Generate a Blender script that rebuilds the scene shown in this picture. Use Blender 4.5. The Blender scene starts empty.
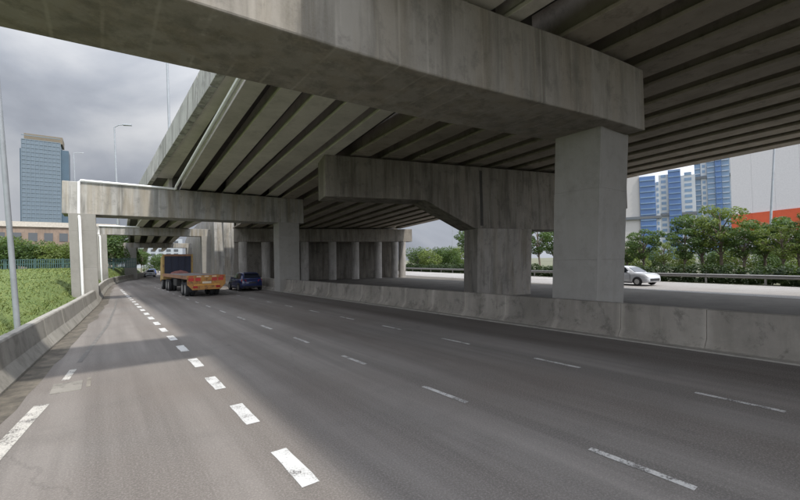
import bpy, bmesh, math, random
from mathutils import Vector, Matrix, noise as mnoise
R = math.radians
random.seed(7)
scn = bpy.context.scene
COL = scn.collection

# ------------------------------------------------------------------ camera
TH, PIT, ROLL = R(36.5), R(1.49), R(1.09)
CAM = Vector((0, 0, 2.4))
fw = Vector((math.sin(TH)*math.cos(PIT), math.cos(TH)*math.cos(PIT), math.sin(PIT)))
rt = Vector((math.cos(TH), -math.sin(TH), 0))
up = rt.cross(fw)
r2 = rt*math.cos(ROLL) - up*math.sin(ROLL)
u2 = up*math.cos(ROLL) + rt*math.sin(ROLL)
cd = bpy.data.cameras.new('camera'); cam = bpy.data.objects.new('camera', cd); COL.objects.link(cam)
M = Matrix.Identity(4)
for i in range(3):
    M[i][0], M[i][1], M[i][2], M[i][3] = r2[i], u2[i], -fw[i], CAM[i]
cam.matrix_world = M
cd.sensor_width = 36; cd.lens = 18.0; cd.clip_start = .05; cd.clip_end = 6000
scn.camera = cam
scn.render.resolution_x, scn.render.resolution_y = 1024, 640

# ------------------------------------------------------------------ sky and sun
KX, KY = -.10, .72                       # how far a shadow falls per metre of height
TO_SUN = Vector((-KX, -KY, 1)).normalized()
ELEV = math.asin(TO_SUN.z)
AZ = math.atan2(TO_SUN.x, TO_SUN.y)
world = bpy.data.worlds.new('World'); scn.world = world; world.use_nodes = True
wt = world.node_tree; wt.nodes.clear()
def wn(t, **k):
    n = wt.nodes.new(t)
    for a, b in k.items(): setattr(n, a, b)
    return n
sky = wn('ShaderNodeTexSky', sky_type='NISHITA', sun_disc=False)
sky.sun_elevation = ELEV; sky.sun_rotation = AZ; sky.dust_density = 2.0; sky.air_density = 1.2
tc = wn('ShaderNodeTexCoord')
mp = wn('ShaderNodeMapping'); mp.inputs['Scale'].default_value = (1.0, 1.0, 1.7); mp.inputs['Location'].default_value = (3.6, 2.2, .3)
nz = wn('ShaderNodeTexNoise'); nz.inputs['Scale'].default_value = 2.1; nz.inputs['Detail'].default_value = 9; nz.inputs['Roughness'].default_value = .52
nz.inputs['Distortion'].default_value = .6
cr = wn('ShaderNodeValToRGB')            # cloud brightness
cr.color_ramp.elements[0].position = .34; cr.color_ramp.elements[0].color = (1.02, 1.11, 1.30, 1)
cr.color_ramp.elements[1].position = .70; cr.color_ramp.elements[1].color = (2.5, 2.56, 2.68, 1)
e = cr.color_ramp.elements.new(.5); e.color = (1.55, 1.66, 1.88, 1)
cm = wn('ShaderNodeValToRGB')            # cloud cover over the blue sky
cm.color_ramp.elements[0].position = .25; cm.color_ramp.elements[0].color = (.9, .9, .9, 1)
cm.color_ramp.elements[1].position = .45; cm.color_ramp.elements[1].color = (1, 1, 1, 1)
mx = wn('ShaderNodeMix', data_type='RGBA')
bg = wn('ShaderNodeBackground'); bg.inputs['Strength'].default_value = .125
out = wn('ShaderNodeOutputWorld')
L = wt.links.new
L(tc.outputs['Generated'], mp.inputs['Vector']); L(mp.outputs[0], nz.inputs['Vector'])
L(nz.outputs['Fac'], cr.inputs[0]); L(nz.outputs['Fac'], cm.inputs[0])
L(cm.outputs[0], mx.inputs['Factor']); L(sky.outputs[0], mx.inputs['A']); 
# clouds glow more the nearer they are to the sun behind them
dt = wn('ShaderNodeVectorMath', operation='DOT_PRODUCT'); dt.inputs[1].default_value = TO_SUN; L(tc.outputs['Generated'], dt.inputs[0])
gl = wn('ShaderNodeMapRange', interpolation_type='SMOOTHSTEP'); gl.inputs['From Min'].default_value = -.5; gl.inputs['From Max'].default_value = 1.0; gl.inputs['To Min'].default_value = 1.0; gl.inputs['To Max'].default_value = 6.2
L(dt.outputs['Value'], gl.inputs['Value'])
gm = wn('ShaderNodeVectorMath', operation='SCALE'); L(cr.outputs[0], gm.inputs[0]); L(gl.outputs[0], gm.inputs['Scale']); L(gm.outputs[0], mx.inputs['B'])
L(mx.outputs['Result'], bg.inputs[0]); L(bg.outputs[0], out.inputs[0])
sd = bpy.data.lights.new('sun', 'SUN'); sd.energy = 2.1; sd.angle = R(2.2); sd.color = (1, .95, .87)
sun = bpy.data.objects.new('sun', sd); COL.objects.link(sun)
sun.rotation_euler = (-TO_SUN).to_track_quat('-Z', 'Y').to_euler()
vs = scn.view_settings
vs.view_transform = 'Standard'; vs.look = 'None'; vs.exposure = 0.85; vs.gamma = 1.0; vs.use_curve_mapping = False

# ------------------------------------------------------------------ helpers
class MB:
    def __init__(s): s.v = []; s.f = []; s.m = []; s.mi = 0
    def add(s, vs_, fs):
        o = len(s.v); s.v += [tuple(p) for p in vs_]
        for f in fs: s.f.append(tuple(i+o for i in f)); s.m.append(s.mi)
        return s
    def hexa(s, b, t):                      # 4 bottom points ccw, 4 top points
        return s.add(list(b)+list(t), [(3,2,1,0), (4,5,6,7), (0,1,5,4), (1,2,6,5), (2,3,7,6), (3,0,4,7)])
    def box(s, x0, x1, y0, y1, z0, z1):
        return s.hexa([(x0,y0,z0),(x1,y0,z0),(x1,y1,z0),(x0,y1,z0)], [(x0,y0,z1),(x1,y0,z1),(x1,y1,z1),(x0,y1,z1)])
    def loft(s, rings, closed=True, caps=True):
        n = len(rings[0]); o = len(s.v)
        for r in rings: s.v += [tuple(p) for p in r]
        for k in range(len(rings)-1):
            for i in range(n if closed else n-1):
                j = (i+1) % n
                s.f.append((o+k*n+i, o+k*n+j, o+(k+1)*n+j, o+(k+1)*n+i)); s.m.append(s.mi)
        if caps:
            s.f.append(tuple(o+i for i in reversed(range(n)))); s.m.append(s.mi)
            s.f.append(tuple(o+(len(rings)-1)*n+i for i in range(n))); s.m.append(s.mi)
        return s
    def tube(s, pts, rad, n=8):
        pts = [Vector(p) for p in pts]; rings = []
        for i, p in enumerate(pts):
            d = (pts[min(i+1, len(pts)-1)] - pts[max(i-1, 0)]).normalized()
            a = d.orthogonal().normalized() if abs(d.z) < .9 else Vector((1,0,0))
            a = (a - d*a.dot(d)).normalized()
            if abs(d.z) < .9:
                a = Vector((0,0,1)); a = (a - d*a.dot(d)).normalized()
            b = d.cross(a); r = rad[i] if isinstance(rad, (list, tuple)) else rad
            rings.append([p + a*r*math.cos(2*math.pi*k/n) + b*r*math.sin(2*math.pi*k/n) for k in range(n)])
        return s.loft(rings)
    def build(s, name, mat, parent=None, smooth=False, bevel=0):
        me = bpy.data.meshes.new(name); me.from_pydata(s.v, [], s.f)
        for m in (mat if isinstance(mat, (list, tuple)) else [mat]): me.materials.append(m)
        if isinstance(mat, (list, tuple)):
            for p, i in zip(me.polygons, s.m): p.material_index = i
        bm = bmesh.new(); bm.from_mesh(me); bmesh.ops.recalc_face_normals(bm, faces=bm.faces); bm.to_mesh(me); bm.free()
        if smooth:
            for p in me.polygons: p.use_smooth = True
            try: me.set_sharp_from_angle(angle=R(40))
            except Exception: pass
        o = bpy.data.objects.new(name, me); COL.objects.link(o); o.parent = parent
        if bevel:
            b = o.modifiers.new('bevel', 'BEVEL'); b.width = bevel; b.segments = 2; b.limit_method = 'ANGLE'
        return o
def tag(o, label, cat=None, group=None, kind=None):
    if label: o['label'] = label
    if cat: o['category'] = cat
    if group: o['group'] = group
    if kind: o['kind'] = kind
    return o
def empty(name, loc=(0,0,0), rz=0):
    o = bpy.data.objects.new(name, None); COL.objects.link(o); o.location = loc; o.rotation_euler = (0,0,rz); o.empty_display_size = .2
    return o
def link_copy(o, parent):
    c = o.copy(); COL.objects.link(c); c.parent = parent
    for ch in o.children: link_copy(ch, c)
    return c
def mesh_copy(o, parent, loc=(0,0,0), rz=0, sc=None):
    c = o.copy(); COL.objects.link(c); c.parent = parent; c.location = loc; c.rotation_euler = (0,0,rz)
    if sc: c.scale = sc
    return c
LEAN = (-.033, -.075)                       # everything plumb stands a little off the sloping road's normal
def lean(x, y, z): return (x+LEAN[0]*z, y+LEAN[1]*z, z)
ORD = ['first','second','third','fourth','fifth','sixth','seventh','eighth','ninth','tenth','eleventh','twelfth','thirteenth','fourteenth','fifteenth','sixteenth']

# ------------------------------------------------------------------ materials
class NT:
    def __init__(s, name):
        s.mat = bpy.data.materials.new(name); s.mat.use_nodes = True; s.t = s.mat.node_tree
        s.b = s.t.nodes['Principled BSDF']; s.pos = s.n('ShaderNodeNewGeometry').outputs['Position']
    def n(s, t, **k):
        n = s.t.nodes.new(t)
        for a, b in k.items(): setattr(n, a, b)
        return n
    def l(s, a, b): s.t.links.new(a, b)
    def map(s, sc, loc=(0,0,0), src=None):
        m = s.n('ShaderNodeMapping'); m.inputs['Scale'].default_value = sc; m.inputs['Location'].default_value = loc
        s.l(src or s.pos, m.inputs[0]); return m.outputs[0]
    def noise(s, scale, detail=4, rough=.55, src=None, dist=0):
        n = s.n('ShaderNodeTexNoise'); n.inputs['Scale'].default_value = scale; n.inputs['Detail'].default_value = detail
        n.inputs['Roughness'].default_value = rough; n.inputs['Distortion'].default_value = dist; s.l(src or s.pos, n.inputs['Vector']); return n.outputs['Fac']
    def ramp(s, fac, *st):
        r = s.n('ShaderNodeValToRGB'); el = r.color_ramp.elements
        while len(el) < len(st): el.new(.5)
        for e_, (p, c) in zip(el, st):
            e_.position = p; e_.color = (c, c, c, 1) if not isinstance(c, (tuple, list)) else (*c, 1)
        s.l(fac, r.inputs[0]); return r.outputs[0]
    def mix(s, f, a, b, mode='MIX'):
        m = s.n('ShaderNodeMix', data_type='RGBA', blend_type=mode)
        for key, val in (('Factor', f), ('A', a), ('B', b)):
            if isinstance(val, (int, float)) and key == 'Factor': m.inputs[key].default_value = val
            elif isinstance(val, (tuple, list)): m.inputs[key].default_value = (*val, 1)
            else: s.l(val, m.inputs[key])
        return m.outputs['Result']
    def mul(s, a, b):
        m = s.n('ShaderNodeMath', operation='MULTIPLY')
        for i, v in ((0, a), (1, b)):
            if isinstance(v, (int, float)): m.inputs[i].default_value = v
            else: s.l(v, m.inputs[i])
        return m.outputs[0]
    def color(s, c):
        if isinstance(c, (tuple, list)): s.b.inputs['Base Color'].default_value = (*c, 1)
        else: s.l(c, s.b.inputs['Base Color'])
        return s
    def set(s, rough=.8, metal=0, spec=None):
        s.b.inputs['Roughness'].default_value = rough; s.b.inputs['Metallic'].default_value = metal
        if spec is not None: s.b.inputs['Specular IOR Level'].default_value = spec
        return s
    def bump(s, h, strength=.3, dist=.02):
        b = s.n('ShaderNodeBump'); b.inputs['Strength'].default_value = strength; b.inputs['Distance'].default_value = dist
        s.l(h, b.inputs['Height']); s.l(b.outputs[0], s.b.inputs['Normal']); return s
def concrete(name, base, streak=.6, light=1.25, seed=0.0, dark=.42, patch=.5, mould=.35, joint=None, brown=0, form=0, vary=0):
    t = NT(name); o = (seed, seed*1.7, seed*.6)
    big = t.noise(.45, 5, .6, t.map((1,1,1), o)); mid = t.noise(2.2, 6, .65, t.map((1,1,1), o)); fine = t.noise(26, 4, .7)
    st = t.noise(2.3, 5, .6, t.map((1.0,1.0,.11), o)); st2 = t.noise(5.5, 3, .6, t.map((1.0,1.0,.05), (o[0]+9, o[1], o[2])))
    c = t.mix(t.ramp(big, (.32, 0), (.68, 1)), tuple(b*(1-.28*patch) for b in base), tuple(b*(1+.2*patch) for b in base))
    c = t.mix(t.mul(t.ramp(st, (.46, 0), (.66, 1)), streak), c, tuple(b*dark*k for b, k in zip(base, (1.0, .98, .9))))
    c = t.mix(t.mul(t.ramp(st2, (.6, 0), (.72, 1)), streak*.55), c, tuple(min(.8, b*light*1.35) for b in base))
    c = t.mix(t.mul(t.ramp(mid, (.5, 0), (.75, 1)), .45), c, tuple(b*.62 for b in base))
    if brown:
        st3 = t.noise(1.6, 4, .6, t.map((1.0,1.0,.09), (o[0]+31, o[1], o[2])))
        c = t.mix(t.mul(t.ramp(st3, (.47, 0), (.6, 1)), brown), c, (base[0]*.80, base[1]*.66, base[2]*.44))
    mo = t.noise(1.5, 10, .74, t.map((1,1,.8), (o[0]+17, o[1]+5, o[2])), .3)
    c = t.mix(t.mul(t.ramp(mo, (.53, 0), (.62, 1)), mould), c, tuple(b*.36 for b in base))
    if form:                                # cement lines left between the form boards
        sp = t.n('ShaderNodeSeparateXYZ'); t.l(t.pos, sp.inputs[0]); sm = t.n('ShaderNodeMath', operation='ADD'); t.l(sp.outputs['X'], sm.inputs[0]); t.l(t.mul(st, .05), sm.inputs[1])
        pg = t.n('ShaderNodeMath', operation='PINGPONG'); t.l(sm.outputs[0], pg.inputs[0]); pg.inputs[1].default_value = form/2
        bd = t.noise(1.1, 4, .6, t.map((1,1,.35), (o[0]+3, o[1], o[2])))
        c = t.mix(t.mul(t.mul(t.ramp(pg.outputs[0], (.012, 1), (.04, 0)), t.ramp(bd, (.45, 0), (.6, 1))), .32), c, tuple(b*1.7 for b in base))
    if joint:                               # lime runs down the joints between cast units
        sp = t.n('ShaderNodeSeparateXYZ'); t.l(t.pos, sp.inputs[0]); ad = t.n('ShaderNodeMath', operation='ADD'); t.l(sp.outputs['Y'], ad.inputs[0]); ad.inputs[1].default_value = joint[0]
        dvn = t.n('ShaderNodeMath', operation='PINGPONG'); t.l(ad.outputs[0], dvn.inputs[0]); dvn.inputs[1].default_value = joint[1]/2
        wob = t.n('ShaderNodeMath', operation='MULTIPLY_ADD'); t.l(mid, wob.inputs[0]); wob.inputs[1].default_value = .22; t.l(dvn.outputs[0], wob.inputs[2])
        c = t.mix(t.mul(t.ramp(wob.outputs[0], (.1, 1), (.24, 0)), .55), c, tuple(b*1.7 for b in base))
    c = t.mix(t.ramp(fine, (.3, .0), (.8, .22)), c, tuple(b*1.35 for b in base))
    if vary:
        oi = t.n('ShaderNodeObjectInfo'); c = t.mix(1.0, c, t.ramp(oi.outputs['Random'], (0, 1-vary), (1, 1.0)), 'MULTIPLY')
    return t.color(c).set(.88, spec=.3).bump(t.mix(.5, mid, fine), .25, .02).mat
def plain(name, c, rough=.6, metal=0, var=.15, scale=3.0):
    t = NT(name); f = t.noise(scale, 5, .6)
    return t.color(t.mix(t.ramp(f, (.3, 0), (.7, 1)), tuple(k*(1-var) for k in c), tuple(min(1, k*(1+var)) for k in c))).set(rough, metal).mat
def glass(name, c, rough=.12):
    t = NT(name); f = t.noise(.15, 3)
    return t.color(t.mix(f, tuple(k*.8 for k in c), tuple(min(1, k*1.2) for k in c))).set(rough, 0, .6).mat

m_beam = concrete('beam_concrete', (.272,.250,.218), .65, 1.15, 0, .40, .4, .38, None, .2, .72)
m_pier3 = concrete('stained_pale_concrete', (.33,.318,.295), .9, 1.2, 4.1, .36, .5, .45, None, .4, .9)
m_column = concrete('smooth_column_concrete', (.275,.262,.238), .18, 1.1, 2.2, .7, .3, .15)
m_girder = concrete('girder_concrete', (.54,.505,.455), .1, 1.1, 7.7, .6, .5, .2, vary=.1)
m_girder2 = concrete('brown_girder_concrete', (.33,.29,.245), .15, 1.1, 3.3, .55, .9, .45, vary=.16)
m_slab = concrete('shaded_slab_concrete', (.085,.078,.068), .1, 1.1, 5.5, .6)  # shade of the gaps between girders is put into this dark colour
m_parapet = concrete('parapet_concrete', (.42,.41,.38), .85, 1.2, 8.8, .3, .5, .6)
m_barrier = concrete('barrier_concrete', (.26,.238,.205), .4, 1.2, 1.9, .5, 1.0, .65, (9,2.1), vary=.18)
m_barrier_l = concrete('verge_barrier_concrete', (.315,.30,.27), .35, 1.2, 6.9, .55, .6, .4)
m_old = concrete('old_pier_concrete', (.215,.196,.168), .8, 1.3, 12.5, .34, .6, .5, None, .1, .8)
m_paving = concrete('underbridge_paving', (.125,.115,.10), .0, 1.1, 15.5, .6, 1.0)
m_pipe = plain('white_plastic_pipe', (.74,.74,.72), .5, 0, .08)
m_rubber = plain('black_rubber', (.02,.02,.021), .85)
m_steel = plain('galvanised_steel', (.24,.23,.22), .45, .7, .12)
m_greypaint = plain('grey_post_paint', (.33,.35,.37), .5, .3, .1)
m_dirt = plain('dark_soil', (.06,.05,.035), .95, 0, .4, 2.5)

def asphalt(name, base, lanes=()):
    t = NT(name)
    agg = t.noise(42, 3, .8); agg2 = t.noise(130, 2, .8); mid = t.noise(.9, 6, .62); big = t.noise(.16, 4, .55)
    trk = t.noise(1.0, 4, .6, t.map((1.3, .045, 1)))           # long tyre-polished bands that follow the lanes
    c = t.mix(t.ramp(trk, (.38, 0), (.62, 1)), tuple(b*.74 for b in base), tuple(b*1.2 for b in base))
    c = t.mix(t.mul(t.ramp(big, (.45, 0), (.62, 1)), .6), c, tuple(b*k for b, k in zip(base, (.78,.72,.68))))
    if lanes:
        sp = t.n('ShaderNodeSeparateXYZ'); t.l(t.pos, sp.inputs[0])
        wv = t.noise(.5, 5, .6, t.map((1, .22, 1), (40, 3, 0))); gap = t.noise(1.0, 6, .68, t.map((1, .16, 1), (7, 13, 0)))
        for x, w, k in lanes:                                  # oil and rubber down the middle of each lane
            a = t.n('ShaderNodeMath', operation='SUBTRACT'); t.l(sp.outputs['X'], a.inputs[0]); a.inputs[1].default_value = x+.3
            b = t.n('ShaderNodeMath', operation='MULTIPLY_ADD'); t.l(wv, b.inputs[0]); b.inputs[1].default_value = .6; t.l(a.outputs[0], b.inputs[2])
            d = t.n('ShaderNodeMath', operation='ABSOLUTE'); t.l(b.outputs[0], d.inputs[0])
            band = t.ramp(d.outputs[0], (.12*w, 1), (min(1, w), 0))
            c = t.mix(t.mul(t.mul(band, t.ramp(gap, (.3, .35), (.6, 1))), k), c, (base[0]*.42, base[1]*.37, base[2]*.34))
        dr = t.n('ShaderNodeTexVoronoi'); dr.inputs['Scale'].default_value = .9; t.l(t.map((1, .55, 0)), dr.inputs['Vector'])
        c = t.mix(t.mul(t.ramp(dr.outputs['Distance'], (.03, 1), (.09, 0)), .4), c, tuple(b*.45 for b in base))     # oil drips
        cv = t.n('ShaderNodeTexVoronoi', feature='DISTANCE_TO_EDGE'); cv.inputs['Scale'].default_value = .28
        wj = t.n('ShaderNodeTexNoise'); wj.inputs['Scale'].default_value = 1.4; wj.inputs['Detail'].default_value = 5; t.l(t.pos, wj.inputs['Vector'])
        va = t.n('ShaderNodeVectorMath', operation='ADD'); t.l(t.map((1, .45, 0)), va.inputs[0]); t.l(wj.outputs['Color'], va.inputs[1]); t.l(va.outputs[0], cv.inputs['Vector'])
        msk = t.ramp(t.noise(.12, 3, .5, t.map((1,1,1), (5,60,0))), (.5, 0), (.6, 1))
        c = t.mix(t.mul(t.mul(t.ramp(cv.outputs['Distance'], (.004, 1), (.011, 0)), msk), .25), c, tuple(b*.4 for b in base))   # fine cracks
    c = t.mix(t.mul(t.ramp(mid, (.52, 0), (.7, 1)), .35), c, tuple(b*.6 for b in base))
    c = t.mix(t.ramp(agg, (.46, 0), (.72, .55)), c, tuple(min(1, b*2.0) for b in base))
    c = t.mix(t.ramp(agg2, (.3, .45), (.5, 0)), c, tuple(b*.35 for b in base))
    return t.color(c).set(.9, spec=.25).bump(t.mix(.5, agg, agg2), .35, .012).mat
m_road = asphalt('asphalt', (.184,.169,.156), ((3.2,.7,.3),(6.5,1.0,.8),(10.3,1.0,.85),(11.4,.8,.6)))
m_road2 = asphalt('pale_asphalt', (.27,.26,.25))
def paint(name, c, wear):
    t = NT(name); a = t.noise(38, 4, .75); b = t.noise(3.0, 4, .6)
    f = t.ramp(t.mix(.45, a, b), (wear, 0), (wear+.1, 1))
    return t.color(t.mix(f, (.12,.112,.105), c)).set(.75).mat
m_white = paint('worn_white_paint', (.56,.56,.55), .38)
m_white2 = paint('faded_white_paint', (.52,.51,.49), .43)
m_edge = paint('dirty_edge_paint', (.52,.50,.46), .41)

# ------------------------------------------------------------------ ground, roads
def bend(y): return -.0125*max(0, y-14) if y < 50 else -.45+.0035*min(30,y-50)**2+(.16*(y-80) if y > 80 else 0)
def sheet(name, xs_fn, ys, z, mat, nx=2, parent=None):
    mb = MB(); rows = []
    for y in ys:
        a, b = xs_fn(y); rows.append([(a+(b-a)*i/(nx-1), y, z) for i in range(nx)])
    mb.loft(rows, closed=False, caps=False)
    return mb.build(name, mat, parent)
t = NT('far_ground'); g = t.noise(.05, 6)
m_ground = t.color(t.mix(t.ramp(g, (.35,0),(.65,1)), (.09,.10,.05), (.13,.125,.09))).set(.95).mat
gmb = MB(); gmb.add([(-3000,-3000,-.06),(3000,-3000,-.06),(3000,3000,-.06),(-3000,3000,-.06)], [(0,1,2,3)])
tag(gmb.build('ground', m_ground), None, kind='structure')
ys = [-30,-10,0,6,14,20,26,32,38,44,50,56,60,70,85,100,120,150,200,260]
road = tag(sheet('road', lambda y: (-2.6 if y < 50 else -2.15+bend(y), 12.5+bend(y)), ys, 0, m_road), None, kind='structure')
def SK(y): return .22*(y-6)
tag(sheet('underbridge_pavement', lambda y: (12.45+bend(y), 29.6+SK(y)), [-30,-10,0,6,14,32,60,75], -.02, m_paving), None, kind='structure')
rroad = tag(sheet('service_road', lambda y: (29.5+SK(y), 39.2+SK(y)), [-60,-30,0,30,60,120,200], -.012, m_road2), None, kind='structure')
for dx, nm in ((.35, 'edge_line'), (9.2, 'edge_line')):
    sheet(nm, lambda y, dx=dx: (29.5+SK(y)+dx, 29.5+SK(y)+dx+.14), [-60,0,60,120], -.006, m_white2, parent=rroad)
# lane markings, each stroke a piece of the road
def stroke(x, y, w, ln, mat, name, jit=0):
    mb = MB(); n = 5; rows = []
    for i in range(n+1):
        yy = y - ln/2 + ln*i/n
        rows.append([(x+bend(yy)-w/2+random.uniform(-jit,jit), yy, .005), (x+bend(yy)+w/2+random.uniform(-jit,jit), yy, .005)])
    mb.loft(rows, closed=False, caps=False)
    return mb.build(name, mat, road)
for k in range(24): stroke(1.80, .44+2.09*k, .2, 1.0, m_white, 'lane_dash', .008)
for k in range(17): stroke(4.88, -1.1+3.23*k, .1, 1.12, m_white2, 'lane_dash', .006)
for k in range(17): stroke(8.28, -1.2+3.25*k, .1, 1.15, m_white2, 'lane_dash', .006)
def strip(pts, w, mat, name, z=.005):
    mb = MB(); mb.loft([[(x-w/2, y, z), (x+w/2, y, z)] for x, y in pts], closed=False, caps=False); return mb.build(name, mat, road)
strip([(-1.36,5.2),(-1.1,7.46),(-.98,8.5),(-.87,9.4)], .21, m_edge, 'edge_line')
strip([(-.66,11.1),(-.58,12.1)], .13, m_edge, 'edge_line')
strip([(-.5,12.9),(.1,20),(.5,28),(.75,36)], .10, paint('ghost_edge_paint', (.2,.19,.17), .5), 'edge_line')
# drain cover set into the shoulder
dc = MB(); dc.box(-.83,-.36,10.05,10.85,-.05,.008); dco = dc.build('drain_cover', concrete('pale_drain_concrete', (.24,.225,.20), .2, 1.2, 0, .4, 1, .7), road)
dg = MB(); dg.box(-.29,-.22,10.2,11.0,-.05,.008); dg.build('drain_slot', m_barrier, road)
sh = NT('gutter_grit'); f = sh.noise(2.2, 7, .7); sh.color(sh.mix(sh.ramp(f,(.4,0),(.65,1)), (.075,.067,.056), (.17,.15,.12))).set(.95)
BL = [(-2.35,-6),(-2.1,2),(-1.78,7),(-1.55,10.4),(-1.34,14),(-.80,22),(-.22,31.8),(.02,42),(.25,50),(.75,60),(1.9,70),(3.6,80),(6.9,100),(10,120)]
def blx(y):
    for (a,b),(c,d) in zip(BL, BL[1:]):
        if b <= y <= d: return a+(c-a)*(y-b)/(d-b)
    return BL[0][0] if y < BL[0][1] else BL[-1][0]
gp = MB(); rows = []
for i in range(60):
    y = 4+i*.9; w = .42+.22*mnoise.noise((0, y*.45, 3)); rows.append([(blx(y)-.1, y, .003), (blx(y)+w, y, .003)])
gp.loft(rows, closed=False, caps=False); tag(gp.build('gutter_grit', sh.mat), 'brown grit and dirt gathered along the foot of the left barrier', 'grit', kind='stuff')

# ------------------------------------------------------------------ barriers
def barrier(name, path_x, y0, y1, seg, prof, mat, label, sgn=1):
    root = tag(empty(name, (0,0,0)), label, 'barrier')
    y = y0
    while y < y1-.01:
        n = 3; rings = []; dz = random.uniform(-.006,.006); dx = random.uniform(-.012,.012)
        for i in range(n+1):
            yy = y+.004+(seg-.008)*i/n
            rings.append([(path_x(yy)+sgn*d+dx, yy, z+(dz if z > .2 else 0)) for d, z in prof])
        MB().loft(rings).build('barrier_segment', mat, root, bevel=.012)
        y += seg
    return root
PR = [(0,-.05),(0,.08),(.17,.27),(.24,.98),(.27,1.0),(.41,1.0),(.44,.98),(.51,.27),(.68,.08),(.68,-.05)]
barrier('median_barrier', lambda y: 12.1+bend(y), -9, 53, 2.1, PR, m_barrier, 'long stained concrete barrier between the road and the pillars on the right')
PL = [(0,-.05),(0,.06),(-.16,.34),(-.24,.84),(-.27,.88),(-.44,.88),(-.47,.84),(-.55,.30),(-.66,.06),(-.66,-.05)]
barrier('verge_barrier', blx, -5, 115, 3.0, PL, m_barrier_l, 'pale concrete barrier curving along the grass verge on the left')
kb = MB(); kb.loft([[(11.86+bend(y), y, -.02), (11.86+bend(y), y, .035), (12.12+bend(y), y, .045), (12.12+bend(y), y, -.02)] for y in (-9,0,8,14,30,50,53)])
tag(kb.build('gutter_kerb', concrete('kerb_concrete', (.27,.255,.225), .3)), None, kind='structure')

# ------------------------------------------------------------------ bridge decks
def zl(y):                                  # soffit of the left deck
    if y <= 33: return 8.62-.03*(y-6.5)
    pts = [(33,7.82),(60.6,7.26),(84.6,6.42),(112,5.6)]
    for (a,b),(c,d) in zip(pts, pts[1:]):
        if a <= y <= c: return b+(d-b)*(y-a)/(c-a)
    return 5.6
def zr(y):                                  # soffit of the right deck
    if y <= 18: return 8.66-.022*(y-6.5)
    return 8.41-.050*(y-18)
def girder(root, x0, x1, y0, y1, zf, fw_, mat, fan=0.0, web=.34, depth=.95, fl=.17):
    rings = []; n = max(1, int((y1-y0)/9))
    for i in range(n+1):
        y = y0+(y1-y0)*i/n; f = i/n; x = x0+(x1-x0)*f; w = fw_*(1+fan*f)/2; z = zf(y); u = web/2
        rings.append([(x-w,y,z),(x+w,y,z),(x+w,y,z+fl),(x+u,y,z+fl+.10),(x+u,y,z+depth),(x-u,y,z+depth),(x-u,y,z+fl+.10),(x-w,y,z+fl)])
    return MB().loft(rings).build('girder', mat, root, bevel=.015)
# left deck
def edx(y): return 3.3 if y <= 15 else (3.3-.028*(y-15) if y <= 50 else 2.32+.3*(bend(y)+.45))
left = tag(empty('overpass_deck', (6, 15, 8)), 'left overpass deck with pale girders side by side and a concrete parapet', 'overpass')
left.location = (0,0,0)
GA = [3.51, 4.66, 5.88, 7.18, 8.65, 9.75]        # girder edges at Y 13.5 and at Y 31.7
GB = [4.09, 5.26, 6.95, 8.35, 10.30, 11.7]
def gx(k, y): return GA[k]+(GB[k]-GA[k])*(y-13.5)/18.2
for (ya, yb) in ((-26,-9.6),(-9.5,7.3),(7.36,33.2),(33.26,60.6),(60.66,84.6),(84.66,110)):
    for k in range(5):
        yc0, yc1 = (max(ya, 0), min(yb, 33.2))
        if yb <= 7.4: xa, xb, wa, wb = [(gx(k, 7.3)+gx(k+1, 7.3))/2]*2 + [gx(k+1,7.3)-gx(k,7.3)]*2
        elif ya >= 33:
            xa = 1.15+edx(ya)+k*1.75; xb = 1.15+edx(yb)+k*1.75; wa = wb = 1.3
            if k == 4: continue
        else:
            xa, xb = (gx(k,ya)+gx(k+1,ya))/2, (gx(k,yb)+gx(k+1,yb))/2; wa, wb = gx(k+1,ya)-gx(k,ya), gx(k+1,yb)-gx(k,yb)
        girder(left, xa, xb, ya, yb, zl, wa-.44, m_girder, (wb-.56)/(wa-.44)-1, .30, .95, .12)

sl = MB(); sl.loft([[(edx(y), y, zl(y)+.93), (10.15+(.1*(y-7) if 7 < y <= 33.2 else (0 if y <= 7 else -.8+.3*(bend(y)+.45))), y, zl(y)+.93), (10.15+(.1*(y-7) if 7 < y <= 33.2 else (0 if y <= 7 else -.8+.3*(bend(y)+.45))), y, zl(y)+1.2), (edx(y), y, zl(y)+1.2)] for y in (-26,-9,7,15,20,33,33.4,36,50,60.6,72,84.6,110)])
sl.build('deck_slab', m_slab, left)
led = MB(); led.loft([[(edx(y)+.22,y,zl(y)+.80),(3.95,y,zl(y)+.80),(3.95,y,zl(y)+.925),(edx(y)+.22,y,zl(y)+.925)] for y in (-26,7,15,33)]); led.build('edge_ledge', m_girder, left)
YP = (-26,7,15,33,42,50,60.6,72,84.6,110)
par = MB(); par.loft([[(edx(y)+.06,y,zl(y)+1.19),(edx(y)+.26,y,zl(y)+1.19),(edx(y)+.26,y,zl(y)+1.32),(edx(y)+.06,y,zl(y)+1.32)] for y in YP]); par = par.build('parapet', m_parapet, left)
y = -25.9
while y < 107:
    a, b, e0, e1 = y+.05, y+2.05, edx(y), edx(y+2.1); za, zb = zl(y), zl(y+2.1)
    MB().hexa([(e0-.10,a,za+.74),(e0+.2,a,za+.74),(e1+.2,b,zb+.74),(e1-.10,b,zb+.74)],
              [(e0-.08,a,za+2.06),(e0+.12,a,za+2.06),(e1+.12,b,zb+2.06),(e1-.08,b,zb+2.06)]).build('parapet_panel', m_parapet, par, bevel=.015)
    y += 2.1
MB().tube([(3.42,7.6,zl(7.6)+.02),(3.52,13.5,zl(13.5)-.02),(4.02,31.4,zl(31.4)-.02),(4.02,31.6,7.70)], .08, 8).build('drain_pipe', m_pipe, left, True)
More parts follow.
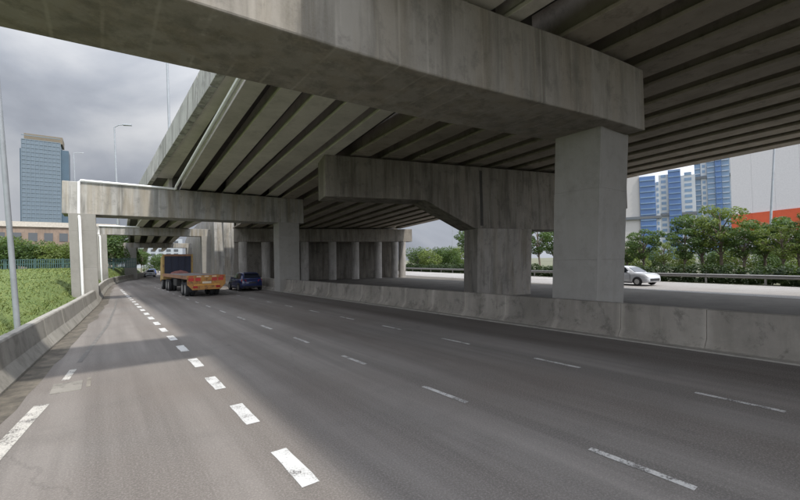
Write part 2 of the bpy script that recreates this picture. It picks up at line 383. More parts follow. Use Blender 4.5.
for yd, tilt in ((7.0,0),(33.05,0)):
    for k in range(-1,5):
        a = (gx(max(k,0),yd)+gx(max(k,0)+1,yd))/2 if k >= 0 else gx(0,yd)-.15; b = (gx(k+1,yd)+gx(k+2,yd))/2 if k < 4 else gx(5,yd)+1.0
        MB().box(a,b,yd-.11,yd+.11,zl(yd)+.06,zl(yd)+.94).build('added_diaphragm', m_slab, left)  # unseen blocks added to stop light coming through at the girder ends
# right deck
right = tag(empty('overpass_deck'), 'wide right overpass deck of many dark brown girders over the pillars', 'overpass')
def rx(k, y): return 11.0+1.9*k+.05*(y-6)
for k in range(12):
    for ya, yb in ((-24,-4.6),(-4.5,19.3),(19.36,51)):
        # each girder stops over the skewed pier
        sk = -.256*(rx(k,18)-10) if yb > 0 else 0
        a = ya + (sk if ya > 15 else 0); b = yb + (sk if 0 < yb < 30 else 0)
        if yb > 40: b = 46.2-.256*(rx(k,46)-35)
        girder(right, rx(k,a), rx(k,b), a, b, zr, 1.08, m_girder2, 0, .28, 1.50, .12)
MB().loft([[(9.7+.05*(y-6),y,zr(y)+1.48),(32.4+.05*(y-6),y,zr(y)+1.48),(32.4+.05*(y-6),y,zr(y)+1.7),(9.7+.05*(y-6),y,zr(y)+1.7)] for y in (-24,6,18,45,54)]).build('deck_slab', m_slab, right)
MB().loft([[(32.1+.05*(y-6),y,zr(y)+.9),(32.42+.05*(y-6),y,zr(y)+.9),(32.42+.05*(y-6),y,zr(y)+2.2),(32.2+.05*(y-6),y,zr(y)+2.2)] for y in (-24,6,18,45,54)]).build('parapet_wall', m_parapet, right)

# ------------------------------------------------------------------ piers
# near portal pier
pier1 = tag(empty('bridge_pier'), 'nearest bridge pier, its stained crossbeam crossing the whole top of the view', 'bridge pier')
near = [(14.25,5.55),(11.6,5.82),(8.9,6.2),(6.0,6.64),(3.0,6.78),(-1.5,6.92),(-6.5,7.0)]
far = [(14.25,7.75),(12.7,7.93),(8.9,8.72),(6.0,8.95),(1.6,9.2),(-1.5,9.45),(-6.5,9.6)]
def smooth_line(p, n=28):
    o = []
    for i in range(n+1):
        x = p[0][0]+(p[-1][0]-p[0][0])*i/n; acc = w_ = 0
        for k in range(-6, 7):
            xx = min(p[0][0], max(p[-1][0], x+k*.45))
            for (a,b),(c,d) in zip(p, p[1:]):
                if c <= xx <= a: acc += b+(d-b)*(xx-a)/(c-a); w_ += 1; break
        o.append((x, acc/w_))
    return o
near, far = smooth_line(near), smooth_line(far)
rings = [[(a[0],a[1],6.5),(b[0],b[1],6.5),(b[0],b[1],8.5),(a[0],a[1],8.5)] for a, b in zip(near, far)]
MB().loft(rings).build('crossbeam', m_beam, pier1, bevel=.04)
for k in range(5):
    x = (gx(k,7.3)+gx(k+1,7.3))/2
    MB().box(x-.25,x+.25,6.95,7.9,8.495,8.59).build('bearing_pad', m_rubber, pier1)
for k in range(2):
    x = rx(k,7); MB().box(x-.25,x+.25,6.5,7.3,8.495,8.655).build('bearing_pad', m_rubber, pier1)
def column(root, x0, x1, y0, y1, z0, z1, mat, bev=.02, name='column', lifts=(2.3, 4.6)):
    cx, cy, rings = (x0+x1)/2, (y0+y1)/2, []
    def ring(z, s_=0): return [lean(x+(cx-x)/abs(cx-x)*s_, y+(cy-y)/abs(cy-y)*s_, z) for x, y in ((x0,y0),(x1,y0),(x1,y1),(x0,y1))]
    rings.append(ring(z0))
    for z in lifts:
        if z0 < z < z1-.4: rings += [ring(z-.012), ring(z-.006,.012), ring(z+.006,.012), ring(z+.012,.003)]
    rings.append(ring(z1))
    return MB().loft(rings).build(name, mat, root, bevel=bev)
column(pier1, 12.75, 14.6, 6.70, 8.28, -.1, 6.52, m_column)
column(pier1, -5.9, -4.2, 7.6, 9.2, -.1, 6.52, m_column)
# skewed pier under the right deck
pier2 = tag(empty('bridge_pier'), 'stained hammerhead bridge pier with haunched crossbeam on a single broad column', 'bridge pier')
dv = Vector((1,-.256,0)).normalized(); nv = Vector((.256,1,0)).normalized()
P0 = Vector((9.6,19.7,0))
def bp(u, w, z): p = P0+dv*u+nv*w; return (p.x, p.y, z)
ZT = 8.24
prof = [(0,5.95),(6.0,5.97),(9.45,4.3),(16.9,4.3),(20.4,5.97),(23,6.0),(23,ZT),(0,ZT)]
MB().loft([[bp(u,0,z) for u, z in prof], [bp(u,1.9,z) for u, z in prof]]).build('crossbeam', m_old, pier2, bevel=.04)
b4 = [(9.55,.15),(13.8,.15),(13.8,1.75),(9.55,1.75)]
MB().hexa([lean(*bp(u,w,-.1)) for u, w in b4], [lean(*bp(u,w,4.32))[:2]+(4.32,) for u, w in b4]).build('column', concrete('brown_column_concrete', (.27,.25,.222), .7, 1.3, 21.5, .34, .6, .45, None, .2, 1.1), pier2, bevel=.04)
MB().hexa([bp(9.85,-.012,4.5),bp(10.05,-.012,4.5),bp(10.05,.05,4.5),bp(9.85,.05,4.5)],[bp(9.85,-.012,8.0),bp(10.05,-.012,8.0),bp(10.05,.05,8.0),bp(9.85,.05,8.0)]).build('downpipe', plain('dark_stained_pipe',(.05,.045,.04),.8), pier2)
# far portal pier with the white pipe
pier3 = tag(empty('bridge_pier'), 'pale stained portal pier with white drainpipe beyond the flatbed truck lane', 'bridge pier')
pier3['label'] = 'portal pier with a white drainpipe along its pale crossbeam and left column'
MB().box(-2.1,13.6,32,33.9,5.68,7.72).build('crossbeam', m_pier3, pier3, bevel=.04)
column(pier3, -1.60, -.25, 32.2, 33.6, -.1, 5.7, m_column)
column(pier3, 11.62, 13.35, 32.4, 33.7, -.1, 5.7, m_column)
for k in range(5):
    x = (gx(k,32.8)+gx(k+1,32.8))/2; MB().box(x-.3,x+.3,32.3,33.1,7.715,7.83).build('bearing_pad', m_rubber, pier3)
MB().tube([(4.0,31.6,7.72),(4.0,31.93,7.72),(3.9,31.92,7.74),(-1.2,31.92,7.80),(-1.28,31.92,7.72),(-1.28,31.93,5.75),lean(-1.05,32.08,5.3),lean(-1.05,32.1,.1)], .075, 8).build('drain_pipe', m_pipe, pier3, True)
# lower piers further along the road
for Y, xl, xr, zt, zb, cl, cr_, lab, mt in ((60.0,-.88,12.4,7.2,6.2,(-.72,.45),(10.85,12.1),'low slim-beamed pier behind the portal pier, white pipe along its beam',m_pier3),
                                (84.0,.45,14.2,6.36,5.5,(2.9,4.7),(12.6,14.0),'furthest low pier, its slim beam above the front of the truck',m_pier3)):
    p = tag(empty('bridge_pier'), lab, 'bridge pier')
    MB().box(xl,xr,Y,Y+1.3,zb,zt).build('crossbeam', mt, p, bevel=.03)
    column(p, cl[0], cl[1], Y+.2, Y+1.1, -.1, zb+.02, m_column); column(p, cr_[0], cr_[1], Y+.2, Y+1.1, -.1, zb+.02, m_column)
    if Y < 70: MB().tube([(3.6,Y-.09,7.22),(-.5,Y-.09,7.25),(-.52,Y-.09,6.25),lean(-.2,Y+.1,5.9),lean(-.2,Y+.1,.2)], .09, 8).build('drain_pipe', m_pipe, p, True)
# abutment: cap beam, round columns, back wall
ab = tag(empty('bridge_abutment'), 'dark abutment with a row of round columns under a cap beam', 'abutment')
dv2 = Vector((1,-.256,0)).normalized(); A0 = Vector((12.6,50.8,0))
def ap(u, w, z): p = A0+dv2*u+nv*w; return (p.x,p.y,z)
MB().hexa([ap(0,0,5.0),ap(23.6,0,5.05),ap(23.6,1.6,5.05),ap(0,1.6,5.0)], [ap(0,0,6.65),ap(23.6,0,6.85),ap(23.6,1.6,6.85),ap(0,1.6,6.65)]).build('cap_beam', m_old, ab, bevel=.04)
MB().hexa([ap(0,2.6,-.1),ap(22.4,2.6,-.1),ap(22.4,3.2,-.1),ap(0,3.2,-.1)], [ap(0,2.6,8.2),ap(22.4,2.6,8.2),ap(22.4,3.2,8.2),ap(0,3.2,8.2)]).build('back_wall', m_old, ab)
m_abcol = concrete('grey_round_column_concrete', (.33,.31,.285), .6, 1.2, 30.5, .4, .5, .3)
for px in (244, 267, 288, 306, 334, 357, 380, 396.5, 404):
    b = TH+math.atan((px-400)/400); q = math.tan(b)      # where the sight line meets the cap line
    yv = (50.8+.256*12.6)/(1+.256*q); xv = q*yv
    MB().tube([lean(xv+.1,yv+.7,-.1), lean(xv+.1,yv+.7,5.04)], .52, 16).build('column', m_abcol, ab, True)
wl = tag(empty('retaining_wall'), 'stained pale concrete wall between the truck and the round columns', 'wall')
def wpt(d, f=0): y = 57+d; return (11.75+.035*d+.0009*d*d+f, y)
for i in range(16):
    (xa, ya), (xb, yb) = wpt(i*3.5+.01), wpt(i*3.5+3.49); h = 9.3-.02*i*3.5; q = random.uniform(-.02,.02)
    MB().hexa([(xa+q,ya,-.1),(xa+1.2,ya,-.1),(xb+1.2,yb,-.1),(xb+q,yb,-.1)], [(xa+q-.1,ya,h),(xa+1.2,ya,h),(xb+1.2,yb,h),(xb+q-.1,yb,h)]).build('wall_panel', m_pier3, wl, bevel=.02)
for i in range(3):
    x0 = 12.98+i*.95; MB().hexa([(x0,57.05,-.1),(x0+.93,57.05,-.1),(x0+.93,58,-.1),(x0,58,-.1)], [lean(x0,57.05,9.2),lean(x0+.93,57.05,9.2),lean(x0+.93,58,9.2),lean(x0,58,9.2)]).build('wall_panel', m_pier3, wl, bevel=.02)

# ------------------------------------------------------------------ grass verge on the left
def vz(x, y):
    s = min(1, max(0, (y-9)/46)); s = s*s*(3-2*s); side = min(1, max(0, (blx(y)-.6-x)/2.2))
    return .12+.30*side+1.75*s*side+.08*side*mnoise.noise((x*.5, y*.5, 0))
vg = MB(); rows = []
for i in range(75):
    y = -4+i*1.5; xr = blx(y)-.55
    rows.append([(xr-d, y, vz(xr-d, y)) for d in (0,.3,.7,1.2,1.8,2.6,3.6,5,7,10,14,20,30,60)])
vg.loft(rows, closed=False, caps=False)
t = NT('grassy_soil'); a = t.noise(.8, 6, .65); b = t.noise(14, 4, .7)
cg = t.mix(t.ramp(a, (.35,0),(.7,1)), (.075,.12,.022), (.135,.17,.045)); cg = t.mix(t.ramp(b,(.35,.5),(.6,0)), cg, (.045,.065,.015))
m_turf = t.color(cg).set(.95).bump(b, .5, .05).mat
tag(vg.build('grass_verge', m_turf, None, True), None, kind='structure')
m_blade = NT('grass_blade'); f = m_blade.noise(1.1, 5, .65)
m_blade.color(m_blade.mix(m_blade.ramp(f,(.3,0),(.7,1)), (.085,.135,.022), (.18,.20,.055))).set(.7); m_blade = m_blade.mat
gb = MB(); rg = random.Random(3)
for i in range(64000):
    y = 7+70*rg.random()**1.9; d = .35+.9*rg.random() if rg.random() < .12 else .5+ (16+y*.25)*rg.random()**1.4
    x = blx(y)-.6-d
    if d < 1.0+.4*mnoise.noise((x, y*.7, 9)) and rg.random() < .75: continue
    z = vz(x,y); h = (.025+.055*rg.random())*(1+y*.012); w = .006+.0008*y; a = rg.random()*6.28
    dx, dy = math.cos(a)*w, math.sin(a)*w; lx, ly = rg.uniform(-.09,.09), rg.uniform(-.09,.09)
    gb.add([(x-dx,y-dy,z-.02),(x+dx,y+dy,z-.02),(x+lx,y+ly,z+h)], [(0,1,2)])
gme = bpy.data.meshes.new('grass'); gme.from_pydata(gb.v, [], gb.f); gme.materials.append(m_blade)
go = bpy.data.objects.new('grass', gme); COL.objects.link(go); tag(go, 'bright green rough grass on the verge behind the left barrier', 'grass', kind='stuff')
sb = MB(); rows = []
for i in range(60):
    y = -4+i*1.0; w = .55+.25*mnoise.noise((4, y*.6, 1)); xr = blx(y)-.5; rows.append([(xr, y, .16), (xr-w*.6, y, vz(xr-w*.6,y)+.05), (xr-w, y, vz(xr-w,y)+.012)])
sb.loft(rows, closed=False, caps=False); tag(sb.build('soil_strip', m_dirt, None, True), None, kind='structure')

# ------------------------------------------------------------------ foliage
def leafmat(name, a, b):
    t = NT(name); f = t.noise(.9, 4, .6); g = t.noise(9, 2)
    t.color(t.mix(t.ramp(t.mix(.5, f, g), (.35,0),(.65,1)), a, b)).set(.55, spec=.35)
    t.b.inputs['Transmission Weight'].default_value = 0
    tr = t.n('ShaderNodeBsdfTranslucent'); tr.inputs['Color'].default_value = (b[0]*1.5, b[1]*1.5, b[2]*.9, 1)
    ms = t.n('ShaderNodeMixShader'); ms.inputs[0].default_value = .3
    o = t.t.nodes['Material Output']; t.l(t.b.outputs[0], ms.inputs[1]); t.l(tr.outputs[0], ms.inputs[2]); t.l(ms.outputs[0], o.inputs['Surface'])
    return t.mat
m_leaf = [leafmat('mid_green_leaves', (.022,.05,.012), (.085,.135,.032)), leafmat('dark_green_leaves', (.025,.055,.014), (.075,.12,.028)), leafmat('yellow_green_leaves', (.055,.09,.017), (.14,.18,.042))]
m_bark = plain('bark', (.13,.105,.08), .9, 0, .3, 6)
def leaf_cloud(mb, rg, blobs, n, size):
    tot = sum(b[1][0]*b[1][1]*b[1][2] for b in blobs)
    for c, r in blobs:
        k = int(n*r[0]*r[1]*r[2]/tot)+30
        for _ in range(k):
            while True:
                p = Vector((rg.uniform(-1,1), rg.uniform(-1,1), rg.uniform(-1,1)))
                if p.length <= 1: break
            p = p.normalized()*(p.length**.45)
            if rg.random() < .25: p *= rg.uniform(.85, 1.22)
            q = Vector((c[0]+p.x*r[0], c[1]+p.y*r[1], c[2]+p.z*r[2]))
            nrm = (p*.7+Vector((rg.gauss(0,.5), rg.gauss(0,.5), rg.gauss(.5,.5)))).normalized()
            u = nrm.orthogonal().normalized(); u.rotate(Matrix.Rotation(rg.random()*6.28, 3, nrm)); w = nrm.cross(u)
            s = size*rg.uniform(.6,1.35)
            mb.add([q-u*s, q-w*s*.42+u*s*.1, q+u*s, q+w*s*.42+u*s*.1], [(0,1,2,3)])
def tree_meshes(seed, H, W, kind, mat, n=3000, leaf=.15):
    rg = random.Random(seed); tr = MB(); cr = MB(); blobs = []
    lean_ = (rg.uniform(-.03,.03)*H, rg.uniform(-.03,.03)*H); th = H*(.5 if kind == 'tree' else .25)
    tr.tube([(0,0,-.2),(lean_[0]*.4,lean_[1]*.4,th*.5),(lean_[0],lean_[1],th),(lean_[0]*1.3,lean_[1]*1.3,H*.86)], [.022*H,.018*H,.014*H,.004*H], 8)
    nb = 15 if kind == 'tree' else 11
    for i in range(nb):
        a = i*2.4+rg.uniform(-.4,.4); f = (i+.5)/nb
        if kind == 'tree':
            z = H*(.42+.5*f); rad = W*.5*(.25+.75*math.sin(math.pi*min(1,.18+.82*(1-f))))*rg.uniform(.55,1.05); br = W*rg.uniform(.14,.23); fl = rg.uniform(.42,.6)
        else:
            z = H*(.22+.62*f); rad = W*.5*(1-.55*f)*rg.uniform(.4,.9); br = W*rg.uniform(.17,.27); fl = .8
        c = (lean_[0]+math.cos(a)*rad, lean_[1]+math.sin(a)*rad, z); blobs.append((c, (br,br,br*fl)))
        tr.tube([(lean_[0]*.8, lean_[1]*.8, max(th*.6, z-H*.22)), (c[0]*.55,c[1]*.55,z-H*.07), c], [.009*H,.006*H,.002*H], 5)
    leaf_cloud(cr, rg, blobs, n, leaf)
    t_ = tr.build('trunk', m_bark, None, True); me = bpy.data.meshes.new('crown'); me.from_pydata(cr.v, [], cr.f); me.materials.append(mat)
    c_ = bpy.data.objects.new('crown', me)
    tm = t_.data; bpy.data.objects.remove(t_); bpy.data.objects.remove(c_)
    return tm, me
VAR = [tree_meshes(1, 7.5, 4.6, 'tree', m_leaf[0]), tree_meshes(2, 7.5, 4.0, 'tree', m_leaf[1]), tree_meshes(3, 7.5, 4.4, 'tree', m_leaf[2], 2000),
       tree_meshes(4, 4.5, 5.0, 'bush', m_leaf[2], 3000, .15), tree_meshes(5, 4.5, 5.0, 'bush', m_leaf[0], 3400, .15), tree_meshes(6, 4.5, 4.6, 'bush', m_leaf[1], 3000, .16)]
def tree(name, v, x, y, z, s, rz, label, cat, group):
    r = tag(empty(name, (x,y,z), rz), label, cat, group); r.scale = (s*random.uniform(.92,1.08), s*random.uniform(.92,1.08), s)
    for nm, me in (('trunk', VAR[v][0]), ('crown', VAR[v][1])):
        o = bpy.data.objects.new(nm, me); COL.objects.link(o); o.parent = r
    return r
def ray_xy(px, dist):                          # bearing of a picture column, at a chosen ground distance
    b = TH+math.atan((px-400)/400); return math.sin(b)*dist, math.cos(b)*dist
# trees beyond the service road
row = [(627,53,1,.60),(643,50,0,.74),(663,56,2,.58),(683,49,1,.72),(703,51,0,.94),(721,50,2,1.0),(743,49,0,.74),(764,52,1,.82),(783,47,2,.68),(800,50,0,.80),(824,47,1,.8)]
for i, (px, d, v, s) in enumerate(row):
    x, y = ray_xy(px, d)
    tree('roadside_tree', v, x, y, -.05, s, i*1.3, ORD[i]+' tree right of the near pillar in the row behind the guard rail', 'tree', 'row of trees behind the guard rail')
for i, (px, d, v, s) in enumerate([(633,60,3,.9),(655,62,4,.7),(682,60,3,.75),(712,61,4,.7),(734,60,3,.8),(768,58,4,.7),(790,60,3,.75)]):
    x, y = ray_xy(px, d); tree('bush', v, x, y, -.05, s, i*2.1, ORD[i]+' light bush from the near pillar, low behind the row of trees', 'bush', 'bushes behind the row of trees')
for i, (px, d, v, s) in enumerate([(417,92,4,1.22),(428,88,3,1.15),(439,94,5,1.25),(449,90,4,1.2),(458,96,3,1.3),(481,92,3,1.3)]):
    x, y = ray_xy(px, d); tree('bush', v, x, y, -.05, s, i*1.9, ORD[i]+' bush from the end of the abutment columns, seen under the far deck', 'bush', 'bushes under the far deck')
x, y = ray_xy(470, 84); tree('roadside_tree', 0, x, y, -.05, 1.18, .4, 'rounded tree against the sky just left of the broad stained column', 'tree', 'trees either side of the broad column')
x, y = ray_xy(540, 66); tree('roadside_tree', 1, x, y, -.05, 1.05, 1.4, 'dark tree in the gap between the broad stained column and the near pillar', 'tree', 'trees either side of the broad column')
x, y = ray_xy(553, 70); tree('roadside_tree', 0, x, y, -.05, 1.05, 2.4, 'tree half hidden by the left edge of the near pillar', 'tree', 'trees either side of the broad column')
hd = MB(); rg = random.Random(11); bl = []
for i in range(90):
    y = -22+i*1.25; bl.append(((41.2+SK(y)+rg.uniform(-.3,.5), y, rg.uniform(.5,.8)), (.9,.95,rg.uniform(.65,1.05))))
leaf_cloud(hd, rg, bl, 60000, .15)
hme = bpy.data.meshes.new('hedge'); hme.from_pydata(hd.v, [], hd.f); hme.materials.append(leafmat('hedge_leaves', (.012,.028,.008), (.04,.065,.016))); ho = bpy.data.objects.new('hedge', hme); COL.objects.link(ho)
tag(ho, 'dark low hedge running behind the guard rail', 'hedge', kind='stuff')
# left side trees behind the fence
for i, (px, d, v, s) in enumerate([(-12,66,4,1.05),(4,64,4,1.15),(16,70,3,1.25),(28,66,5,1.0),(38,72,4,1.1),(48,66,3,1.0),(58,70,4,1.0),(68,66,3,.95),(80,68,4,.95)]):
    x, y = ray_xy(px, d); tree('bush', v, x, y, 1.9, s*.82, i*1.7, ORD[i]+' leafy bush from the left frame edge behind the teal fence', 'bush', 'bushes behind the teal fence')
for i, (px, d, v, s) in enumerate([(104,84,1,1.0),(110,80,5,1.3),(116,88,1,1.05),(123,95,5,1.4)]):
    x, y = ray_xy(px, d); tree('roadside_tree', v, x, y, 1.8, s, i*1.1, ORD[i]+' dark tree from the left seen under the low beams beside the road', 'tree', 'dark trees under the low beams')
for i, (px, d, v, s) in enumerate([(141,150,1,.9),(144,160,0,1.0),(158,140,4,1.3),(136,170,0,1.2)]):
    x, y = ray_xy(px, d); tree('roadside_tree', v, x, y, -.05, s, i*1.1, ORD[i]+' small distant tree where the road leaves the low beams', 'tree', 'distant trees at the end of the road')

# ------------------------------------------------------------------ fences and rails
fe = tag(empty('mesh_fence'), 'teal wire fence along the back of the grass verge', 'fence')
m_teal = plain('teal_paint', (.04,.085,.08), .6, 0, .2)
def fpt(i): return (-26+i*2.45, 60.5+.18*i)
for i in range(12):
    (xa, ya), (xb, yb) = fpt(i), fpt(i+1); z0 = 2.1
    MB().tube([(xa,ya,z0-.3),(xa,ya,z0+1.35)], .045, 6).build('post', m_teal, fe)
    mb = MB()
    for k in range(13):
        f = (k+.5)/13; xx, yy = xa+(xb-xa)*f, ya+(yb-ya)*f; mb.box(xx-.045,xx+.045,yy-.01,yy+.01,z0,z0+1.25)
    for zz in (.1,.65,1.15): mb.hexa([(xa,ya-.02,z0+zz),(xb,yb-.02,z0+zz),(xb,yb+.02,z0+zz),(xa,ya+.02,z0+zz)],[(xa,ya-.02,z0+zz+.07),(xb,yb-.02,z0+zz+.07),(xb,yb+.02,z0+zz+.07),(xa,ya+.02,z0+zz+.07)])
    mb.build('mesh_panel', m_teal, fe)
gr = tag(empty('guard_rail'), 'steel guard rail on posts along the far side of the service road', 'guard rail')
wp = [(0,.45),(-.05,.50),(-.05,.57),(0,.61),(-.05,.65),(-.05,.72),(0,.77),(.012,.77),(-.03,.72),(-.03,.65),(.02,.61),(-.03,.57),(-.03,.50),(.012,.45)]
for i in range(28):
    y = -20+i*4.0; x = 39.9+SK(y)
    MB().loft([[(x+.0+d, y, z) for d, z in wp], [(39.9+SK(y+3.98)+d, y+3.98, z) for d, z in wp]]).build('rail', m_steel, gr)
    MB().box(x+.03,x+.13,y-.06,y+.06,-.05,.74).build('post', m_steel, gr)
# street lamps
def lamp(x, y, z0, z1, r, arm, label, mat=m_greypaint, extra=(0,0)):
    o = tag(empty('street_lamp'), label, 'street lamp')
    q = lambda z: (x+(LEAN[0]+extra[0])*(z-z0), y+(LEAN[1]+extra[1])*(z-z0), z)
    MB().tube([q(z0), q(z0+.5*(z1-z0)), q(z1)], [r, r*.85, r*.6], 10).build('post', mat, o, True)
    if r > .085: MB().tube([q(z0-.05), q(z0+.5)], r*1.35, 10).build('base_sleeve', mat, o, True)
    e_ = q(z1); MB().tube([e_, (e_[0]+arm[0]*.5, e_[1]+arm[1]*.5, z1+.25), (e_[0]+arm[0], e_[1]+arm[1], z1+.3)], r*.5, 6).build('arm', mat, o, True)
    n = Vector((arm[0],arm[1],0)).normalized(); p = Vector((n.y,-n.x,0)); c = Vector((e_[0]+arm[0], e_[1]+arm[1], z1+.3))
    b = [c-p*.16, c+p*.16, c+n*.8+p*.12, c+n*.8-p*.12]; MB().hexa([v+Vector((0,0,-.06)) for v in b],[v+Vector((0,0,.08)) for v in b]).build('lamp_head', mat, o, bevel=.02)
lamp(-2.14, 17, .4, 11.5, .078, (1.8,0), 'grey steel lamp post on the verge at the left frame edge', extra=(-.02,0))
lamp(1.15, 50, 6.6, 16.4, .1, (.7,-.3), 'tall thin lamp post against the sky above the pale crossbeam')
lamp(3.0, 26, 10.0, 17.5, .07, (-1.2,0), 'slim lamp post rising from the left deck parapet')
x, y = ray_xy(767, 62); lamp(x, y, 0, 18, .13, (-1.5,.3), 'lamp post rising above the trees at the right')
x, y = ray_xy(452, 110); lamp(x, y, 0, 14, .12, (-1.5,.3), 'distant lamp post seen under the far deck')
x, y = ray_xy(79, 130); lamp(x, y, 0, 30.6, .16, (1.2,0), 'far lamp just showing over the left end of the pale crossbeam')

# ------------------------------------------------------------------ vehicles
m_tyre = m_rubber; m_rim = plain('alloy_rim', (.5,.5,.5), .35, .8)
m_glass = glass('dark_car_glass', (.018,.022,.03), .08)
m_red = plain('red_lens', (.35,.015,.012), .25); m_lens = plain('clear_lens', (.7,.72,.72), .2); m_plate = plain('number_plate', (.02,.02,.02), .5); m_trim = plain('black_trim', (.018,.018,.02), .6)
def carpaint(name, c):
    t = NT(name); f = t.noise(2, 4); t.color(t.mix(f, tuple(k*.9 for k in c), tuple(min(1,k*1.1) for k in c))).set(.3, .15, .5); t.b.inputs['Coat Weight'].default_value = .6; t.b.inputs['Coat Roughness'].default_value = .08
    return t.mat
def wheel(root, x, y, r, w, sx, name='wheel'):
    n = 20; tp = [(-w/2,r*.62),(-w/2,r*.93),(-w*.36,r),(w*.36,r),(w/2,r*.93),(w/2,r*.62)]
    mb = MB(); mb.loft([[(x+dx, y+rr*math.cos(2*math.pi*k/n), r+rr*math.sin(2*math.pi*k/n)) for k in range(n)] for dx, rr in tp], caps=False)
    o = mb.build(name, m_tyre, root, True)
    rm = MB(); xo = x+sx*w*.40
    rm.loft([[(xo+sx*dx, y+rr*math.cos(2*math.pi*k/n), r+rr*math.sin(2*math.pi*k/n)) for k in range(n)] for dx, rr in ((.02,r*.63),(0,r*.56),(-.05,r*.5),(-.06,r*.2),(.0,r*.15))], caps=True)
    rm.build('rim', m_rim, o, True)
    for s in range(5):
        a = s*2*math.pi/5; ca, sa = math.cos(a), math.sin(a); rr = r*.57; h = r*.06
        b = [(y+ca*r*.12-sa*h, r+sa*r*.12+ca*h),(y+ca*r*.12+sa*h, r+sa*r*.12-ca*h),(y+ca*rr+sa*h*1.3, r+sa*rr-ca*h*1.3),(y+ca*rr-sa*h*1.3, r+sa*rr+ca*h*1.3)]
        MB().hexa([(xo-sx*.04,p,q) for p,q in b],[(xo+sx*.015,p,q) for p,q in b]).build('spoke', m_rim, o)
    return o
def hatchback(loc, rz, body_mat, label, cat='car', sc=1.0):
    # front towards +Y of its own axes, origin on the ground below the centre
    r = tag(empty('parked_car' if False else 'car', loc, rz), label, cat); r.scale = (sc,sc,sc)
    S = [(-2.02,.42,.80,.66),(-1.98,.30,.94,.78),(-1.80,.24,1.00,.84),(-1.2,.22,1.01,.87),(-.4,.20,.98,.88),(.5,.20,.96,.88),(1.0,.21,.97,.87),(1.45,.22,.93,.86),(1.8,.24,.86,.83),(1.98,.27,.78,.77),(2.06,.33,.66,.68),(2.08,.42,.56,.6)]
    rings = []
    for y, zb, zt, w in S:
        h = zt-zb; half = [(w*.90,zb),(w*.99,zb+.12*h),(w,zb+.42*h),(w*.985,zb+.68*h),(w*.95,zb+.9*h),(w*.88,zt)]
        rings.append([(x,y,z) for x,z in half]+[(-x,y,z) for x,z in reversed(half)])
    MB().loft(rings).build('body', body_mat, r, True)
    G = [(-1.93,.93,1.02,.74,.70),(-1.62,.97,1.36,.78,.60),(-1.3,.97,1.45,.80,.60),(-.6,.96,1.49,.80,.60),(.1,.95,1.46,.80,.59),(.35,.95,1.38,.80,.58),(1.05,.93,.99,.76,.68)]
    rings = []
    for y, zb, zt, wb, wtp in G:
        rings.append([(wb,y,zb-.05),(wb*.98,y,zb),(wtp*1.04,y,zt-.05),(wtp*.92,y,zt),(-wtp*.92,y,zt),(-wtp*1.04,y,zt-.05),(-wb*.98,y,zb),(-wb,y,zb-.05)])
    MB().loft(rings).build('cabin', body_mat, r, True)
    def pane(name, pts, off):
        o = Vector(off); MB().hexa([Vector(p)-o*.5 for p in pts],[Vector(p)+o for p in pts]).build(name, m_glass, r)
    pane('rear_window', [(-.62,-1.90,1.05),(.62,-1.90,1.05),(.52,-1.64,1.34),(-.52,-1.64,1.34)], (0,-.02,.014))
    pane('windscreen', [(-.64,.98,1.02),(.64,.98,1.02),(.52,.40,1.36),(-.52,.40,1.36)], (0,.014,.022))
    for s in (-1,1):
        pane('side_window', [(s*.785,-1.45,1.0),(s*.785,-.62,1.0),(s*.655,-.62,1.40),(s*.655,-1.32,1.37)], (s*.016,0,.004))
        pane('side_window', [(s*.785,-.54,1.0),(s*.785,.62,.99),(s*.655,.20,1.38),(s*.655,-.54,1.41)], (s*.016,0,.004))
        MB().hexa([(s*.44,-2.03,.72),(s*.80,-1.92,.72),(s*.80,-1.80,.72),(s*.44,-1.9,.72)],[(s*.5,-2.02,.92),(s*.80,-1.92,.95),(s*.8,-1.8,.95),(s*.5,-1.9,.92)]).build('tail_light', m_red, r, bevel=.01)
        MB().hexa([(s*.42,2.055,.62),(s*.72,1.985,.63),(s*.83,1.62,.70),(s*.42,1.75,.66)],[(s*.45,2.0,.74),(s*.72,1.93,.77),(s*.815,1.55,.84),(s*.45,1.7,.80)]).build('headlight', m_lens, r, bevel=.01)
        MB().hexa([(s*.8,.52,.98),(s*.98,.50,.98),(s*.98,.60,.98),(s*.8,.64,.98)],[(s*.8,.52,1.08),(s*.97,.50,1.10),(s*.97,.60,1.10),(s*.8,.64,1.08)]).build('mirror', body_mat, r, bevel=.015)
        MB().box(s*.865,s*.885,-.62,-.48,.82,.85).build('door_handle', m_trim, r)
        for y in (-1.28,1.28):
            n = 18; arch = MB(); arch.loft([[(s*.80,y+.385*math.cos(math.pi*k/n),.30+.385*math.sin(math.pi*k/n)) for k in range(n+1)]+[(s*.80,y-.33,.2),(s*.80,y+.33,.2)],[(s*.892,y+.385*math.cos(math.pi*k/n),.30+.385*math.sin(math.pi*k/n)) for k in range(n+1)]+[(s*.892,y-.33,.2),(s*.892,y+.33,.2)]])
            arch.build('wheel_arch', m_trim, r); wheel(r, s*.815, y, .315, .2, s)
    for s in (-1,1):
        for y in (-.58,.70): MB().box(s*.872,s*.884,y-.008,y+.008,.34,.93).build('door_gap', m_trim, r)
        MB().box(s*.86,s*.893,-.85,.85,.19,.27).build('side_skirt', m_trim, r)
    MB().box(-.72,.72,-2.05,-1.9,.30,.42).build('rear_bumper_trim', m_trim, r, bevel=.02); MB().box(-.26,.26,-2.045,-1.97,.62,.73).build('number_plate', m_plate, r)
    MB().box(-.55,.55,1.97,2.085,.36,.56).build('grille', m_trim, r, bevel=.02)
